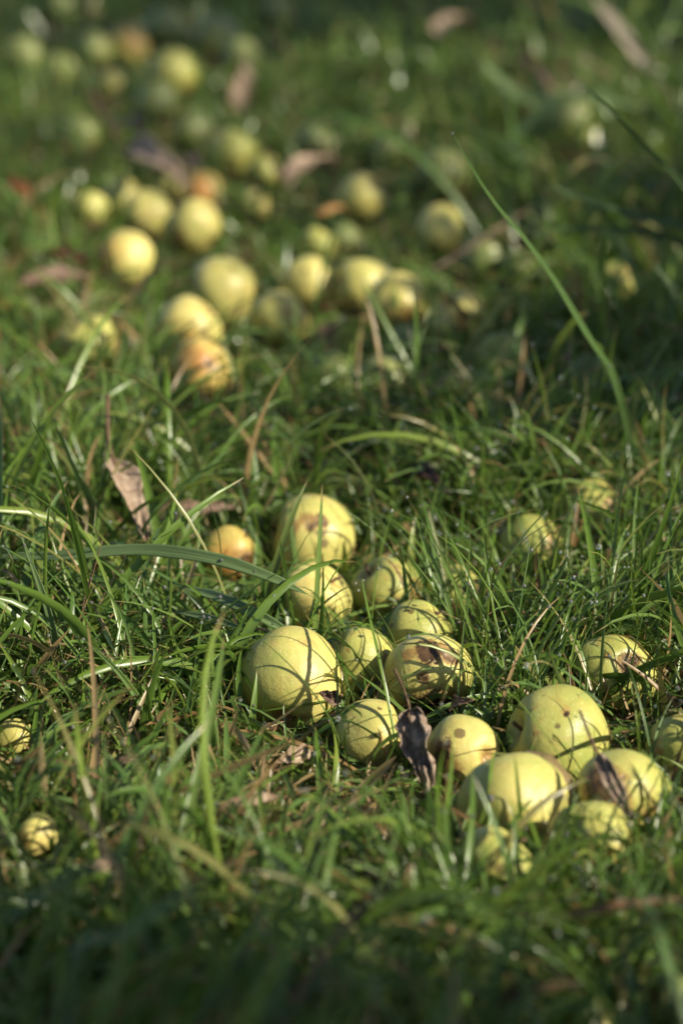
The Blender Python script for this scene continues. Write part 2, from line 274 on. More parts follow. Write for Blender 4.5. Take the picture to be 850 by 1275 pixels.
# ------------------------------------------------------------------ apples
# px, py, rx(px), skin, keep (share of blades left in front), lift, label, axis(calyx dir in picture: dx,dy) or None, spots[(dx,dy,ang,kind)], extra
G1, G2, G3, G4 = 'windfall apples in the front cluster', 'windfall apples in the middle distance', 'windfall apples far back in the grass', 'windfall apples at the picture edge'
AP = [
 (387, 672, 57, 'yellow', .14, 0, G1, 'yellow apple with two brown scabs, highest and farthest of the front cluster', None, [(-.05,.42,.20,'rust'),(.22,.40,.16,'rot'),(.0,.30,.12,'rot'),(-.35,.25,.15,'rust')]),
 (285, 690, 34, 'orange', .05, 0, G1, 'small orange brown apple half buried in grass left of the scabbed yellow apple', None, [(.35,-.4,.5,'rust'),(0,-.3,.6,'blush'),(.7,-.2,.35,'rot')]),
 (391, 745, 45, 'yellow', .12, 0, G1, 'pale yellow apple behind the biggest apple, touched by the tip of a broad flat blade', None, []),
 (481, 737, 44, 'green', .12, 0, G1, 'green apple with a brown right edge, beside the apple under the broad blade tip', None, [(.85,.1,.35,'rust'),(.9,-.25,.25,'rot')]),
 (568, 744, 39, 'green', .2, 0, G1, 'green apple with a tan patch half hidden by grass, rightmost of the cluster back row', None, [(.45,.25,.28,'rust'),(.5,.15,.14,'rot')]),
 (520, 790, 41, 'green', .08, 0, G1, 'smooth plain green apple wedged behind the rotten apple', None, [(.3,.1,.07,'rust')]),
 (447, 824, 44, 'green', .25, 0, G1, 'yellow green apple in shade touching the right side of the biggest apple', None, [(-.3,.35,.1,'rust')]),
 (361, 849, 64, 'yellow', .16, 0, G1, 'biggest pale yellow apple in full sun with a curled leaf scrap on its right flank', (-.2,-.75), [(.52,-.25,.05,'rot'),(.32,-.62,.12,'rust')]),
 (533, 843, 53, 'yellow', .1, 0, G1, 'half rotten apple, dark brown crust on top and a sunken brown underside', (.1,-.8), [(.0,.62,.34,'rot'),(.42,.50,.22,'rot'),(-.16,.05,.15,'rot'),(.02,-.80,.62,'rot'),(-.45,.55,.22,'rust'),(.45,-.6,.3,'rot')]),
 (462, 917, 44, 'yellow', .25, 0, G1, 'small yellow apple left of the crumpled grey brown leaf', None, [(.1,-.3,.06,'rot')]),
 (577, 937, 45, 'yellow', .22, 0, G1, 'small apple with a brown hollow facing the crumpled leaf, a dewy blade across it', (.67,-.1), [(-.66,.0,.42,'rot'),(-.4,-.35,.4,'rust')]),
 (694, 922, 63, 'green', .2, 0, G1, 'large plump green apple crossed by a thin straw, with one small scab on top', None, [(.07,.60,.12,'rust'),(.10,.58,.06,'rot'),(-.5,.2,.06,'rust')]),
 (763, 842, 51, 'green', .16, 0, G1, 'green apple showing a dark star shaped calyx with brown rot around it', (.33,.40), [(.30,.38,.36,'rot'),(.02,-.10,.08,'rot'),(.42,-.42,.20,'rust'),(-.2,.6,.15,'rust')]),
 (641, 1003, 69, 'yellow', .2, 0, G1, 'broad squat yellow green apple in the middle front with a shiny right flank', (.1,-.85), [(-.25,.12,.05,'rust'),(0,-.3,.05,'rot')]),
 (775, 993, 57, 'green', .25, 0, G1, 'apple with a brown sunken stem end behind the hanging curled leaf', (.55,-.35), [(-.55,.30,.48,'rot'),(-.3,.0,.40,'rust')]),
 (848, 934, 45, 'green', .25, 0, G1, 'green apple cut by the right picture edge beside the end of the thin straw', None, [(-.8,.1,.3,'rust')]),
 (617, 1078, 50, 'green', .3, 0, G1, 'blurred green apple veiled by near grass below the squat apple', None, [(.35,-.3,.2,'rust')]),
 (738, 1054, 55, 'green', .5, 0, G1, 'blurred apple with a bruise veiled by near grass, below the hanging curled leaf', (-.2,-.8), [(-.52,.18,.16,'rot'),(.35,-.2,.3,'blush')]),
 (662, 685, 43, 'green', .2, 0, G1, 'dull green apple with a brown mark behind a screen of grass', None, [(.62,.1,.28,'rot'),(.5,.3,.2,'rust')]),
 (737, 638, 44, 'green', .2, 0, G1, 'dull green apple deepest in the grass behind the calyx apple', None, [(.4,.2,.25,'rust')]),
 (46, 1040, 28, 'yellow', .04, .012, G4, 'tiny bright yellow windfall beside a shrivelled leaf at the left edge', None, [(-.6,-.1,.5,'rust')]),
 (18, 920, 26, 'yellow', .3, 0, G4, 'small yellow green apple almost buried in grass at the left edge', None, []),
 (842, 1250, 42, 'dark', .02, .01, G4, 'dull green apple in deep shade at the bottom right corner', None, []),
 (735, 1284, 32, 'yellow', .25, 0, G4, 'yellow apple cut off by the bottom edge near the right corner', None, []),
 (108, 432, 38, 'green', .4, 0, G2, 'blurred apple lit only along its upper right rim, leftmost whole apple of the middle distance', None, []),
 (235, 412, 38, 'yellow', .2, 0, G2, 'blurred pale apple with a sunlit flat top above the orange bruised one', None, [(0,-.4,.5,'blush')]),
 (250, 462, 36, 'orange', .3, 0, G2, 'blurred orange bruised apple lying in front of a pale flat topped one', None, [(-.35,.45,.45,'rust'),(.1,.3,.5,'blush'),(.35,.2,.2,'rot')]),
 (348, 399, 34, 'yellow', .25, 0, G2, 'blurred pale yellow apple between the flat topped one and the leaf covered pair', None, [(.35,.2,.2,'rust')]),
 (275, 363, 40, 'yellow', .12, 0, G2, 'blurred bright yellow apple standing clear just above the flat topped one', None, []),
 (388, 356, 33, 'yellow', .12, 0, G2, 'blurred small bright apple just left of the touching pair', None, []),
 (448, 358, 33, 'yellow', .12, 0, G2, 'blurred pale apple, left one of the touching pair', None, []),
 (492, 380, 38, 'yellow', .12, 0, G2, 'blurred golden apple, right one of the touching pair with a grey leaf on it', None, [(.2,-.4,.4,'blush')]),
 (156, 323, 34, 'yellow', .2, 0, G2, 'blurred apple with an orange blushed left side, near the rusty brown leaf', None, [(-.6,.2,.6,'blush')]),
 (240, 281, 31, 'yellow', .25, 0, G3, 'blurred bright apple, right one of three in a row behind the blushed apple', None, [(-.5,-.5,.4,'rust')]),
 (184, 268, 28, 'yellow', .25, 0, G3, 'blurred bright apple, middle one of three in a row behind the blushed apple', None, []),
 (150, 245, 22, 'yellow', .3, 0, G3, 'blurred small apple, left one of three in a row behind the blushed apple', None, []),
 (250, 238, 23, 'orange', .35, 0, G3, 'blurred orange tinged apple right behind the three in a row', None, [(.1,0,.8,'blush')]),
 (290, 192, 28, 'green', .35, 0, G3, 'blurred yellow green apple next to the pale bent leaf', None, []),
 (448, 246, 27, 'yellow', .03, .012, G3, 'blurred very bright apple alone in dark grass at upper centre', None, []),
 (549, 287, 28, 'yellow', .1, .006, G3, 'blurred pale apple alone to the right of the very bright one', None, []),
 (318, 257, 18, 'yellow', .4, 0, G3, 'blurred tiny apple between the three in a row and the very bright one', None, []),
 (572, 402, 34, 'yellow', .35, 0, G2, 'blurred apple under a pale crumpled leaf, right of the touching pair', None, []),
 (627, 452, 35, 'green', .45, 0, G2, 'blurred green apple lit on top, in front of the leaf topped apple', None, []),
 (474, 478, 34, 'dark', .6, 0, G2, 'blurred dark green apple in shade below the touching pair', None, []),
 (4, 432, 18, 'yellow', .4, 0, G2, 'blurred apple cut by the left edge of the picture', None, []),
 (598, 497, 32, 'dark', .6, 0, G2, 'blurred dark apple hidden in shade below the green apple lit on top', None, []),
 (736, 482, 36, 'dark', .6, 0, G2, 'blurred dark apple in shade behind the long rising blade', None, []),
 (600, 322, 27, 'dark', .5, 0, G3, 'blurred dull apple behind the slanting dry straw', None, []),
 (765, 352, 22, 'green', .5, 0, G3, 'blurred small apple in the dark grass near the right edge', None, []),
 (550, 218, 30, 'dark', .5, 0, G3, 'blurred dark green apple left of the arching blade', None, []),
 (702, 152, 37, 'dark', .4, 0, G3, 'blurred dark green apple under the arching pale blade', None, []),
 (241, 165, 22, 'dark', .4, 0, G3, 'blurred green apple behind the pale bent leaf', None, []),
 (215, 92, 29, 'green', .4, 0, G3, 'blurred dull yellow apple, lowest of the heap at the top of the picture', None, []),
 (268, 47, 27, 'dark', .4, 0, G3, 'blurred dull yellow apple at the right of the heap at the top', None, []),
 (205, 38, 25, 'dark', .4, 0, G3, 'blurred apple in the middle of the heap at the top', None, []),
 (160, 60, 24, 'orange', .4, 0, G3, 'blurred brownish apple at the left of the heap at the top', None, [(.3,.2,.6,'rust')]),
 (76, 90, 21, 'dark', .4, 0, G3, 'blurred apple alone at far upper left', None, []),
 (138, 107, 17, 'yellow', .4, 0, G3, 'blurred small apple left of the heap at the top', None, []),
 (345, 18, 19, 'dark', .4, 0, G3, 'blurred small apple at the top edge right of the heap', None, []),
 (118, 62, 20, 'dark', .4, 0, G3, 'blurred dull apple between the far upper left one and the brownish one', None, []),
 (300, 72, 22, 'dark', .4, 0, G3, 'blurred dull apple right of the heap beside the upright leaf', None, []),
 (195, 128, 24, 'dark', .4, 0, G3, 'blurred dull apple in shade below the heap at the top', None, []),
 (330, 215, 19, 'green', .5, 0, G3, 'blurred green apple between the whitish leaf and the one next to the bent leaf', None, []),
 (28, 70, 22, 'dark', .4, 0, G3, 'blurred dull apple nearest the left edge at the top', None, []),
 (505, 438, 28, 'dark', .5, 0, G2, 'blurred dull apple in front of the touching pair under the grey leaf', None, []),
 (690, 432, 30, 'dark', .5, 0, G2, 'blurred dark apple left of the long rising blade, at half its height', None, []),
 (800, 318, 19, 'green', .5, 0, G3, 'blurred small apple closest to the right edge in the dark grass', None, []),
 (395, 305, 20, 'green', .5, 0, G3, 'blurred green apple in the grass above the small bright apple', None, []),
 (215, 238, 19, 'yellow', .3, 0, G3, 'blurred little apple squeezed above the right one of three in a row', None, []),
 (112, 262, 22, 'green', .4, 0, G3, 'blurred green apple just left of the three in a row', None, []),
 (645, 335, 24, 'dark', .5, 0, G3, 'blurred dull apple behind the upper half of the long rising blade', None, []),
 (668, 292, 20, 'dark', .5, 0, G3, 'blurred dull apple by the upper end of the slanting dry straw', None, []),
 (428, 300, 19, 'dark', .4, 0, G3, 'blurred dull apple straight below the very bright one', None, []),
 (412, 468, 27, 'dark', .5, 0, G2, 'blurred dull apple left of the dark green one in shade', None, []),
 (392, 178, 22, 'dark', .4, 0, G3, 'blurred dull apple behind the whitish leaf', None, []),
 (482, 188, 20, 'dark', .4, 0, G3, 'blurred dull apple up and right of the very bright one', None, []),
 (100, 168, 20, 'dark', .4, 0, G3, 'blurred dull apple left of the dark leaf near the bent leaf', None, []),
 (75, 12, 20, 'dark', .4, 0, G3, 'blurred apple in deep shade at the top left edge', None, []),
]
def apple_mesh(r, sq, axis, spots, seed, skin):
    nt_, np_ = 44, 60
    th = np.linspace(0, math.pi, nt_); ph = np.linspace(0, 2*math.pi, np_, endpoint=False)
    T, P = np.meshgrid(th, ph, indexing='ij')
    rr = random.Random(seed)
    low = rr.uniform(.02, .06)
    rad = np.sin(T)**0.93*(1 + low*np.cos(T)) * (1 + 0.018*np.cos(5*P+rr.random()*6)*np.clip(-np.cos(T)+.3, 0, 1) + 0.03*np.cos(2*P+rr.random()*6) + .015*np.cos(3*P+rr.random()*6))
    z = np.cos(T)*sq*(1 + .02*np.cos(P+rr.random()*6)) - 0.30*np.exp(-(T/0.30)**2) + 0.17*np.exp(-((math.pi-T)/0.27)**2)
    V = np.stack([rad*np.cos(P), rad*np.sin(P), z], -1).reshape(-1, 3)
    off = rr.random()*50
    V *= np.array([1 + 0.085*mnoise.noise(Vector((v*1.1 + off).tolist())) for v in V])[:, None]
    V *= r
    # orient: -z (calyx) towards axis
    q = Vector((0, 0, -1)).rotation_difference(Vector(axis.tolist()))
    Rm = np.array((q @ Quaternion((0, 0, 1), rr.random()*6)).to_matrix()) if False else np.array(q.to_matrix())
    V = V @ Rm.T
    D = V/np.linalg.norm(V, axis=1)[:, None]
    A = np.zeros((len(V), 4)); A[:, 3] = 1
    for dx, dy, ang, kind in spots:
        d = camdir(dx, dy); a = np.arccos(np.clip(D @ d, -1, 1)); k = {'rot': 0, 'rust': 1, 'blush': 2}[kind]
        A[:, k] = np.maximum(A[:, k], np.clip(1.25 - a/ang*0.75, 0, 1) if kind != 'blush' else np.exp(-(a/ang)**2))
    pit = np.clip(A[:, 0], 0, 1)**2; wr = np.array([mnoise.noise(Vector((v/r*5 + off).tolist())) if q_ > .02 else 0 for v, q_ in zip(V, pit)])
    V = V*(1 - pit*(.045 + .05*wr))[:, None]
    # russet round both hollows
    for s in (-1, 1):
        d = (Rm @ np.array([0, 0, s])); a = np.arccos(np.clip(D @ d, -1, 1))
        A[:, 1] = np.maximum(A[:, 1], np.clip(.95 - a/.42*.6, 0, 1))
    i, j = np.meshgrid(np.arange(nt_-1), np.arange(np_), indexing='ij'); i = i.ravel(); j = j.ravel(); k = (j+1) % np_
    Fc = np.stack([i*np_+j, i*np_+k, (i+1)*np_+k, (i+1)*np_+j], 1)[:, ::-1]
    # weld poles: collapse ring to one point (degenerate quads kept tiny)
    return V, Fc[:, ::-1], A, Rm

def tube(path, radii, n=7):
    path = np.asarray(path, float); m = len(path); V = []
    T = np.gradient(path, axis=0); T /= np.linalg.norm(T, axis=1)[:, None] + 1e-12
    ref = np.array([0.3, 0.2, 0.93])
    for p, t, r in zip(path, T, radii):
        a = np.cross(t, ref); a /= np.linalg.norm(a) + 1e-9; b = np.cross(t, a)
        for k in range(n):
            c = 2*math.pi*k/n; V.append(p + r*(a*math.cos(c) + b*math.sin(c)))
    V = np.array(V); i, j = np.meshgrid(np.arange(m-1), np.arange(n), indexing='ij'); i = i.ravel(); j = j.ravel(); k = (j+1) % n
    F1 = np.stack([i*n+j, i*n+k, (i+1)*n+k, (i+1)*n+j], 1)
    caps = np.array([list(range(n))[::-1], [(m-1)*n+q for q in range(n)]])
    return V, [F1, caps]

apples = []      # centre, radius, px, py, rpx, keep
for k, (px, py, rp, skin, keep, lift, grp, label, axd, spots) in enumerate(AP):
    zc = 0.02
    if grp in (G2, G3): rp *= 1.1; keep = keep*(.55 if grp == G3 else .9); lift = lift + (.25*rp/F*2 if grp == G3 else .002)
    elif grp == G1: rp *= 1.03; keep = min(.95, keep*1.2 + .03)
    for _ in range(12):
        c = on(px, py, zc); r = rp/F*np.dot(c-CAM, FW); zc = float(gz(c[0], c[1])) + 0.78*r + 0.004 + lift
    apples.append(dict(c=c, r=r, px=px, py=py, rp=rp, keep=keep))
# settle overlapping neighbours apart along the ground
for it in range(80):
    for a in range(len(apples)):
        for b in range(a):
            A_, B_ = apples[a], apples[b]; d = A_['c'] - B_['c']; L = np.linalg.norm(d); need = (A_['r'] + B_['r'])*0.955
            if L < need:
                d[2] = 0; n = d/np.linalg.norm(d); mv = (need-L)*.25
                A_['c'] = A_['c'] + n*mv; B_['c'] = B_['c'] - n*mv
for k, (ap, row) in enumerate(zip(apples, AP)):
    px, py, rp, skin, keep, lift, grp, label, axd, spots = row
    rr = random.Random(k*13+5)
    if axd: axis = camdir(*axd)
    else:
        axis = np.array([rr.choice((-1, 1))*rr.uniform(.5, 1), rr.uniform(-.35, .25), rr.uniform(-.9, -.2)]); axis /= np.linalg.norm(axis)
    q = proj(ap['c'][None])[0]
    if abs(q[0]-px) + abs(q[1]-py) > 8: print('apple moved', k, px, py, q)
    V, Fc, A, Rm = apple_mesh(ap['r']*1.01, .84 if 'squat' in label else rr.uniform(.92, 1.0), axis, spots, k, skin)
    o = mesh_np('apple', V, Fc, M_APPLE[skin], attrs={'bm': A}, loc=ap['c'])
    tag(o, label, 'apple', grp)
    ap['axis'] = axis; ap['o'] = o
    near = rp > 22
    if near:
        # calyx: a ring of small dried sepals in the blossom hollow
        r = ap['r']; ax = Rm @ np.array([0, 0, -1.]); e1 = Rm @ np.array([1., 0, 0]); e2 = Rm @ np.array([0, 1., 0])
        VV, FF = [], []
        dep = 0.92-0.17-0.03
        for s in range(6):
            a = s*math.pi/3 + rr.uniform(-.2, .2); d = e1*math.cos(a) + e2*math.sin(a); w = np.cross(ax, d)
            L = r*rr.uniform(.13, .22); b = len(VV)
            base = ax*r*(dep-.02) + d*r*.03
            for f, (u, h, wd_) in enumerate(((0, 0, .05), (.5, .07, .055), (1, .06 + rr.uniform(-.03, .06), .012))):
                c_ = base + d*L*u + ax*r*h
                for sgn in (-1, 1): VV.append(c_ + w*r*wd_*sgn)
                for sgn in (1, -1): VV.append(c_ + w*r*wd_*sgn - ax*r*.015)
            for f in (0, 1):
                for g in range(4): FF.append([b+f*4+g, b+f*4+(g+1) % 4, b+(f+1)*4+(g+1) % 4, b+(f+1)*4+g])
        mesh_np('calyx', np.array(VV), np.array(FF), M_CALYX, o, smooth=False)
        st = -ax; pth = [st*r*(.55 + .42*u) + (e1*.12*u*u + e2*.05*u)*r for u in np.linspace(0, 1, 7)]
        tv, tf = tube(pth, np.linspace(.034, .045, 7)*r)
        mesh_np('stem', tv, tf, M_STEM, o)

# ------------------------------------------------------------------ grass
AC = np.array([a['c'] for a in apples]); AR = np.array([a['r'] for a in apples]); AK = np.array([a['keep'] for a in apples])
APX = proj(AC); ARP = AR*F/APX[:, 2]
for lx, ly, lr, lk in ((165, 620, 34, .12), (520, 938, 24, .1), (245, 635, 26, .3), (770, 992, 22, .15), (362, 942, 20, .2), (410, 868, 13, .15),
                       (300, 715, 40, .5), (60, 345, 34, .3), (194, 210, 40, .25), (388, 212, 34, .25), (300, 108, 26, .3), (585, 410, 28, .2)):
    APX = np.concatenate([APX, [[lx, ly, float(np.dot(on(lx, ly, .03)-CAM, FW))]]]); ARP = np.append(ARP, lr); AK = np.append(AK, lk)
def push_out(P, marg=0.0012):
    """P (n,rows,3): move blade points off the apples"""
    for c, r in zip(AC, AR):
        near = (abs(P[:, 0, 0]-c[0]) < .16) & (abs(P[:, 0, 1]-c[1]) < .16)
        idx = np.nonzero(near)[0]
        if not len(idx): continue
        Q = P[idx]; d = Q - c; L = np.linalg.norm(d, axis=2, keepdims=True); R_ = r*1.0 + marg
        ins = (L < R_)
        Q = np.where(ins, c + d/np.maximum(L, 1e-6)*R_, Q); P[idx] = Q
    return P
def vnoise(x, y, s, seed):
    """smooth value noise 0..1"""
    g = np.random.default_rng(seed).random((64, 64)); u = x*s + 31.7; v = y*s + 17.3
    i = np.floor(u).astype(int); j = np.floor(v).astype(int); fu = u-i; fv = v-j; fu = fu*fu*(3-2*fu); fv = fv*fv*(3-2*fv)
    a = g[i % 64, j % 64]; b = g[(i+1) % 64, j % 64]; c = g[i % 64, (j+1) % 64]; d = g[(i+1) % 64, (j+1) % 64]
    return (a*(1-fu)+b*fu)*(1-fv) + (c*(1-fu)+d*fu)*fv

def blades(root, L, w, az, t0, bend, rnd, dry, rows, three, twist=None, prune=True, wav=0.5):
    n = len(root); s = np.linspace(0, 1, rows)[None, :]
    th = t0[:, None] + bend[:, None]*s**1.4
    aza = az[:, None] + (rng.normal(0, wav, n))[:, None]*s
    ds = L[:, None]/(rows-1)
    d = np.stack([np.sin(th)*np.cos(aza), np.sin(th)*np.sin(aza), np.cos(th)], -1)
    P = np.concatenate([np.zeros((n, 1, 3)), np.cumsum(d[:, :-1]*ds[..., None], 1)], 1)
    base = np.stack([root[:, 0], root[:, 1], gz(root[:, 0], root[:, 1]) - 0.002], -1)
    P = P + base[:, None, :]
    fl = gz(P[..., 0], P[..., 1]) + 0.003 + 0.010*rnd[:, None]*s
    P[..., 2] = np.where(s > 0.05, np.maximum(P[..., 2], fl), P[..., 2])
    P = push_out(P)
    if prune:
        q = proj(P); kp = np.ones(n, bool)
        u = rng.random(n)
        for c, rp, keep in zip(APX, ARP, AK):
            hit = ((np.hypot(q[..., 0]-c[0], q[..., 1]-c[1]) < rp*.97 + max(0., (c[2]-1.4)*3)) & (q[..., 2] < c[2] + .01)).sum(1)
            kp &= ~((hit >= 1) & (u > keep*1.0))
            kp &= ~((hit >= rows*0.5) & (u > keep*.45))
        P, w, rnd, dry, aza, L = P[kp], w[kp], rnd[kp], dry[kp], aza[kp], L[kp]; n = len(P)
    T = np.gradient(P, axis=1); T /= np.linalg.norm(T, axis=2, keepdims=True) + 1e-9
    side = np.stack([-np.sin(aza), np.cos(aza), np.zeros_like(aza)], -1)
    side -= T*(side*T).sum(2, keepdims=True); side /= np.linalg.norm(side, axis=2, keepdims=True) + 1e-9
    nor = np.cross(T, side)
    tw = (rng.normal(0, 0.5, n)[:, None] + rng.normal(0, 0.9, n)[:, None]*s)
    sd = side*np.cos(tw)[..., None] + nor*np.sin(tw)[..., None]; nn = np.cross(T, sd)
    wp = (0.55 + 0.45*np.minimum(1, s/0.3))*np.clip(1 - s**3.2, 0, 1)**.8 + .03
    hw = (w[:, None]*wp/2)[..., None]
    if three:
        V = np.stack([P - sd*hw, P - nn*hw*0.45, P + sd*hw], 2); m = 3
    else:
        V = np.stack([P - sd*hw, P + sd*hw], 2); m = 2
    A = np.zeros((n, rows, m, 4)); A[..., 0] = rnd[:, None, None]; A[..., 1] = dry[:, None, None]; A[..., 2] = s[..., None]; A[..., 3] = 1
    base_i = (np.arange(n)*rows*m)[:, None, None]; ii, jj = np.meshgrid(np.arange(rows-1), np.arange(m-1), indexing='ij')
    k = (ii*m+jj)[None]
    Fc = np.stack([base_i+k, base_i+k+1, base_i+k+1+m, base_i+k+m], -1).reshape(-1, 4)
    return V.reshape(-1, 3), Fc, A.reshape(-1, 4), P, rnd

def tuft_points(n_tufts, per, region, spread):
    """roots gathered in tufts; returns xy and outward azimuth"""
    c = region(n_tufts); k = rng.poisson(per, n_tufts) + 2
    cc = np.repeat(c, k, 0); a = rng.random(len(cc))*2*math.pi; r = np.abs(rng.normal(0, spread, len(cc)))
    tr = np.repeat(rng.random(n_tufts), k)
    taz = np.repeat(rng.random(n_tufts)*2*math.pi, k)
    return cc + np.stack([np.cos(a)*r, np.sin(a)*r], -1), a, tr, taz
def inside_view(xy, m):
    hw = (W/2/F)*xy[:, 1]*1.02 + m
    return abs(xy[:, 0]) < hw
def region_box(x0, x1, y0, y1, view=None):
    def f(n):
        out = []
        while sum(map(len, out)) < n:
            p = np.stack([rng.uniform(x0, x1, n), rng.uniform(y0, y1, n)], -1)
            if view is not None: p = p[inside_view(p, view)]
            out.append(p)
        return np.concatenate(out)[:n]
    return f
def drop_under(root):
    kp = np.ones(len(root), bool)
    for c, r in zip(AC, AR): kp &= np.hypot(root[:, 0]-c[0], root[:, 1]-c[1]) > r*0.80
    return kp

parts = []; tips = []
def species(region, n_tufts, per, spread, L0, L1, w0, w1, t_mu, t_sd, b_mu, b_sd, dry_p, rows, three, rlo=0., rhi=1., prune=True, lfun=None, azbias=None):
    root, az, tr, taz = tuft_points(n_tufts, per, region, spread)
    kp = drop_under(root) & (rng.random(len(root)) < .30 + 1.25*vnoise(root[:, 0], root[:, 1], 11, 23)); root, az, tr, taz = root[kp], az[kp], tr[kp], taz[kp]; n = len(root)
    az = np.where(rng.random(n) < .45, taz + rng.normal(0, .5, n), az)
    if azbias is not None: az = np.where(rng.random(n) < azbias[1], azbias[0] + rng.normal(0, .45, n), az)
    L = L0 + (L1-L0)*rng.beta(1.6, 2.2, n)*(0.6 + .7*tr); L *= 0.65 + 0.7*vnoise(root[:, 0], root[:, 1], 9, 3)
    if lfun is not None: L *= lfun(root)
    w = rng.uniform(w0, w1, n)
    rnd = np.clip(rlo + (rhi-rlo)*(0.5*tr + 0.5*rng.random(n)), 0, 1)
    dry = (rng.random(n) < dry_p*(0.3 + 1.4*vnoise(root[:, 0], root[:, 1], 7, 11))).astype(float)
    part = rng.random(n) < .06; dry = np.where((dry == 0) & part, rng.uniform(.15, .6, n), dry)
    V, Fc, A, P, rn = blades(root, L, w, az, np.abs(rng.normal(t_mu, t_sd, n)), rng.normal(b_mu, b_sd, n), rnd, dry, rows, three, prune=prune)
    parts.append((V, Fc, A)); tips.append(P)
near = region_box(-.42, .42, .72, 1.9, .06)
mid = region_box(-.9, .9, 1.8, 3.4, .1)
far = region_box(-1.3, 1.3, 3.3, 6.2, .15)
def on2(n, x0, x1, y0, y1):
    return np.array([on(a, b)[:2] for a, b in zip(rng.uniform(x0, x1, n), rng.uniform(y0, y1, n))])
def open_(r):
    """shorter growth on the worn sunny patch in front and round the fallen fruit"""
    x, y = r[:, 0], r[:, 1]; q = proj(np.stack([x, y, x*0], -1)); f = np.ones(len(r))
    def spot(cx, cy, rx, ry, v):
        return 1 - (1-v)*np.exp(-(((q[:, 0]-cx)/rx)**2 + ((q[:, 1]-cy)/ry)**2)**1.5)
    f *= spot(490, 730, 190, 130, .72)
    f *= spot(360, 1040, 330, 110, .52); f *= spot(600, 960, 230, 110, .6); f *= spot(480, 760, 170, 120, .7)
    f *= spot(300, 300, 380, 260, .70); f *= spot(150, 1010, 180, 70, .7)
    return f
def cap_front(r):
    return np.clip((.485 - .4986*r[:, 1])/.14, .15, 1.1)
# fine turf
species(near, 1750, 9, .013, .024, .085, .0010, .0023, .55, .40, 1.1, .8, .10, 9, True, lfun=open_)
species(near, 1050, 6, .012, .055, .135, .0018, .0040, .50, .35, 1.2, .7, .08, 10, True, 0., 1., lfun=open_)
species(near, 560, 2, .012, .07, .17, .0032, .0060, .75, .4, 1.0, .6, .10, 10, True, .1, 1., lfun=open_)
# low matted growth and thatch
species(near, 1900, 9, .020, .020, .060, .0010, .0020, 1.1, .3, .6, .6, .28, 7, False, 0, 1)
species(near, 1300, 6, .030, .03, .10, .0010, .0032, 1.42, .2, .2, .4, 1.0, 7, True, 0, 1)
species(lambda n: on2(n, 20, 560, 925, 1180), 640, 8, .022, .03, .09, .0012, .0036, 1.42, .18, .3, .5, .9, 7, True, .2, 1)
species(lambda n: on2(n, -60, 620, 640, 1150), 700, 5, .016, .04, .10, .0016, .0040, .95, .35, .8, .7, .14, 9, True, .3, 1., lfun=open_)
species(lambda n: on2(n, 600, 960, 60, 420), 60, 2, .03, .16, .32, .004, .009, .5, .3, 1.5, .4, .12, 12, True, 0, 1)
# middle and far grass
species(mid, 2500, 8, .016, .030, .090, .0016, .0040, .55, .35, 1.1, .7, .12, 7, False, lfun=open_)
species(mid, 900, 5, .015, .06, .14, .0030, .0062, .5, .35, 1.1, .6, .08, 7, False, 0, 1., lfun=open_)
species(mid, 1500, 6, .030, .04, .10, .0015, .0035, 1.4, .2, .2, .3, .8, 5, False)
species(far, 2600, 8, .024, .035, .105, .0032, .0070, .45, .35, 1.0, .7, .12, 6, False)
species(far, 1000, 5, .03, .05, .12, .003, .006, 1.3, .25, .2, .4, .7, 5, False)
HD = np.array([SUN[0], SUN[1]])/np.hypot(SUN[0], SUN[1]); ND = np.array([-HD[1], HD[0]])
cl = np.array([a['c'] for a in apples[:20]])
species(lambda n: on2(n, 520, 900, 1090, 1260), 230, 6, .012, .05, .11, .0014, .0032, .5, .3, .8, .6, .06, 9, True, 0., .9)
def sunny_side(n):
    k = rng.integers(0, len(cl), n); return cl[k, :2] + HD*rng.uniform(.03, .10, n)[:, None] + ND*rng.normal(0, .022, n)[:, None]
species(sunny_side, 300, 1, .006, .06, .13, .0010, .0022, .35, .3, 1.2, .6, .05, 10, True, 0., 1.)  # thin blades added sunward of the cluster apples to cast shadows on them
species(lambda n: on2(n, 560, 850, 600, 850), 210, 6, .012, .05, .11, .0014, .0028, .35, .3, .9, .6, .04, 10, True, 0., .9)
# tall near grass that rises in front of the lens
species(region_box(-.26, .26, .40, .72), 330, 8, .014, .08, .20, .0020, .0048, .5, .3, .9, .5, .12, 9, True, 0., .7, azbias=(R(25), .6))
species(region_box(-.30, .30, .60, .92), 620, 9, .014, .05, .11, .0012, .0030, .55, .35, .9, .6, .15, 8, True, 0., .9, azbias=(R(25), .5), lfun=cap_front)
# beyond the frame
def around(n):
    p = region_box(-3.2, 3.2, -.2, 7)(n*2); p = p[~inside_view(p, .03) | (p[:, 1] < .5)]; return p[:n]
species(around, 5200, 7, .03, .05, .13, .0028, .0055, .4, .3, .9, .6, .15, 5, False, prune=False,
        lfun=lambda r: np.where(np.hypot(r[:, 0], r[:, 1]) < .45, .25, 1.0))
off = 0; Vs, Fs, As = [], [], []
for V, Fc, A in parts:
    Vs.append(V); Fs.append(Fc+off); As.append(A); off += len(V)
print('grass verts', off)
g = mesh_np('grass', np.concatenate(Vs), np.concatenate(Fs), M_GRASS, attrs={'bl': np.concatenate(As)})
tag(g, 'tangled green orchard grass with dry blades among it, growing all around the apples', 'grass', kind='stuff')

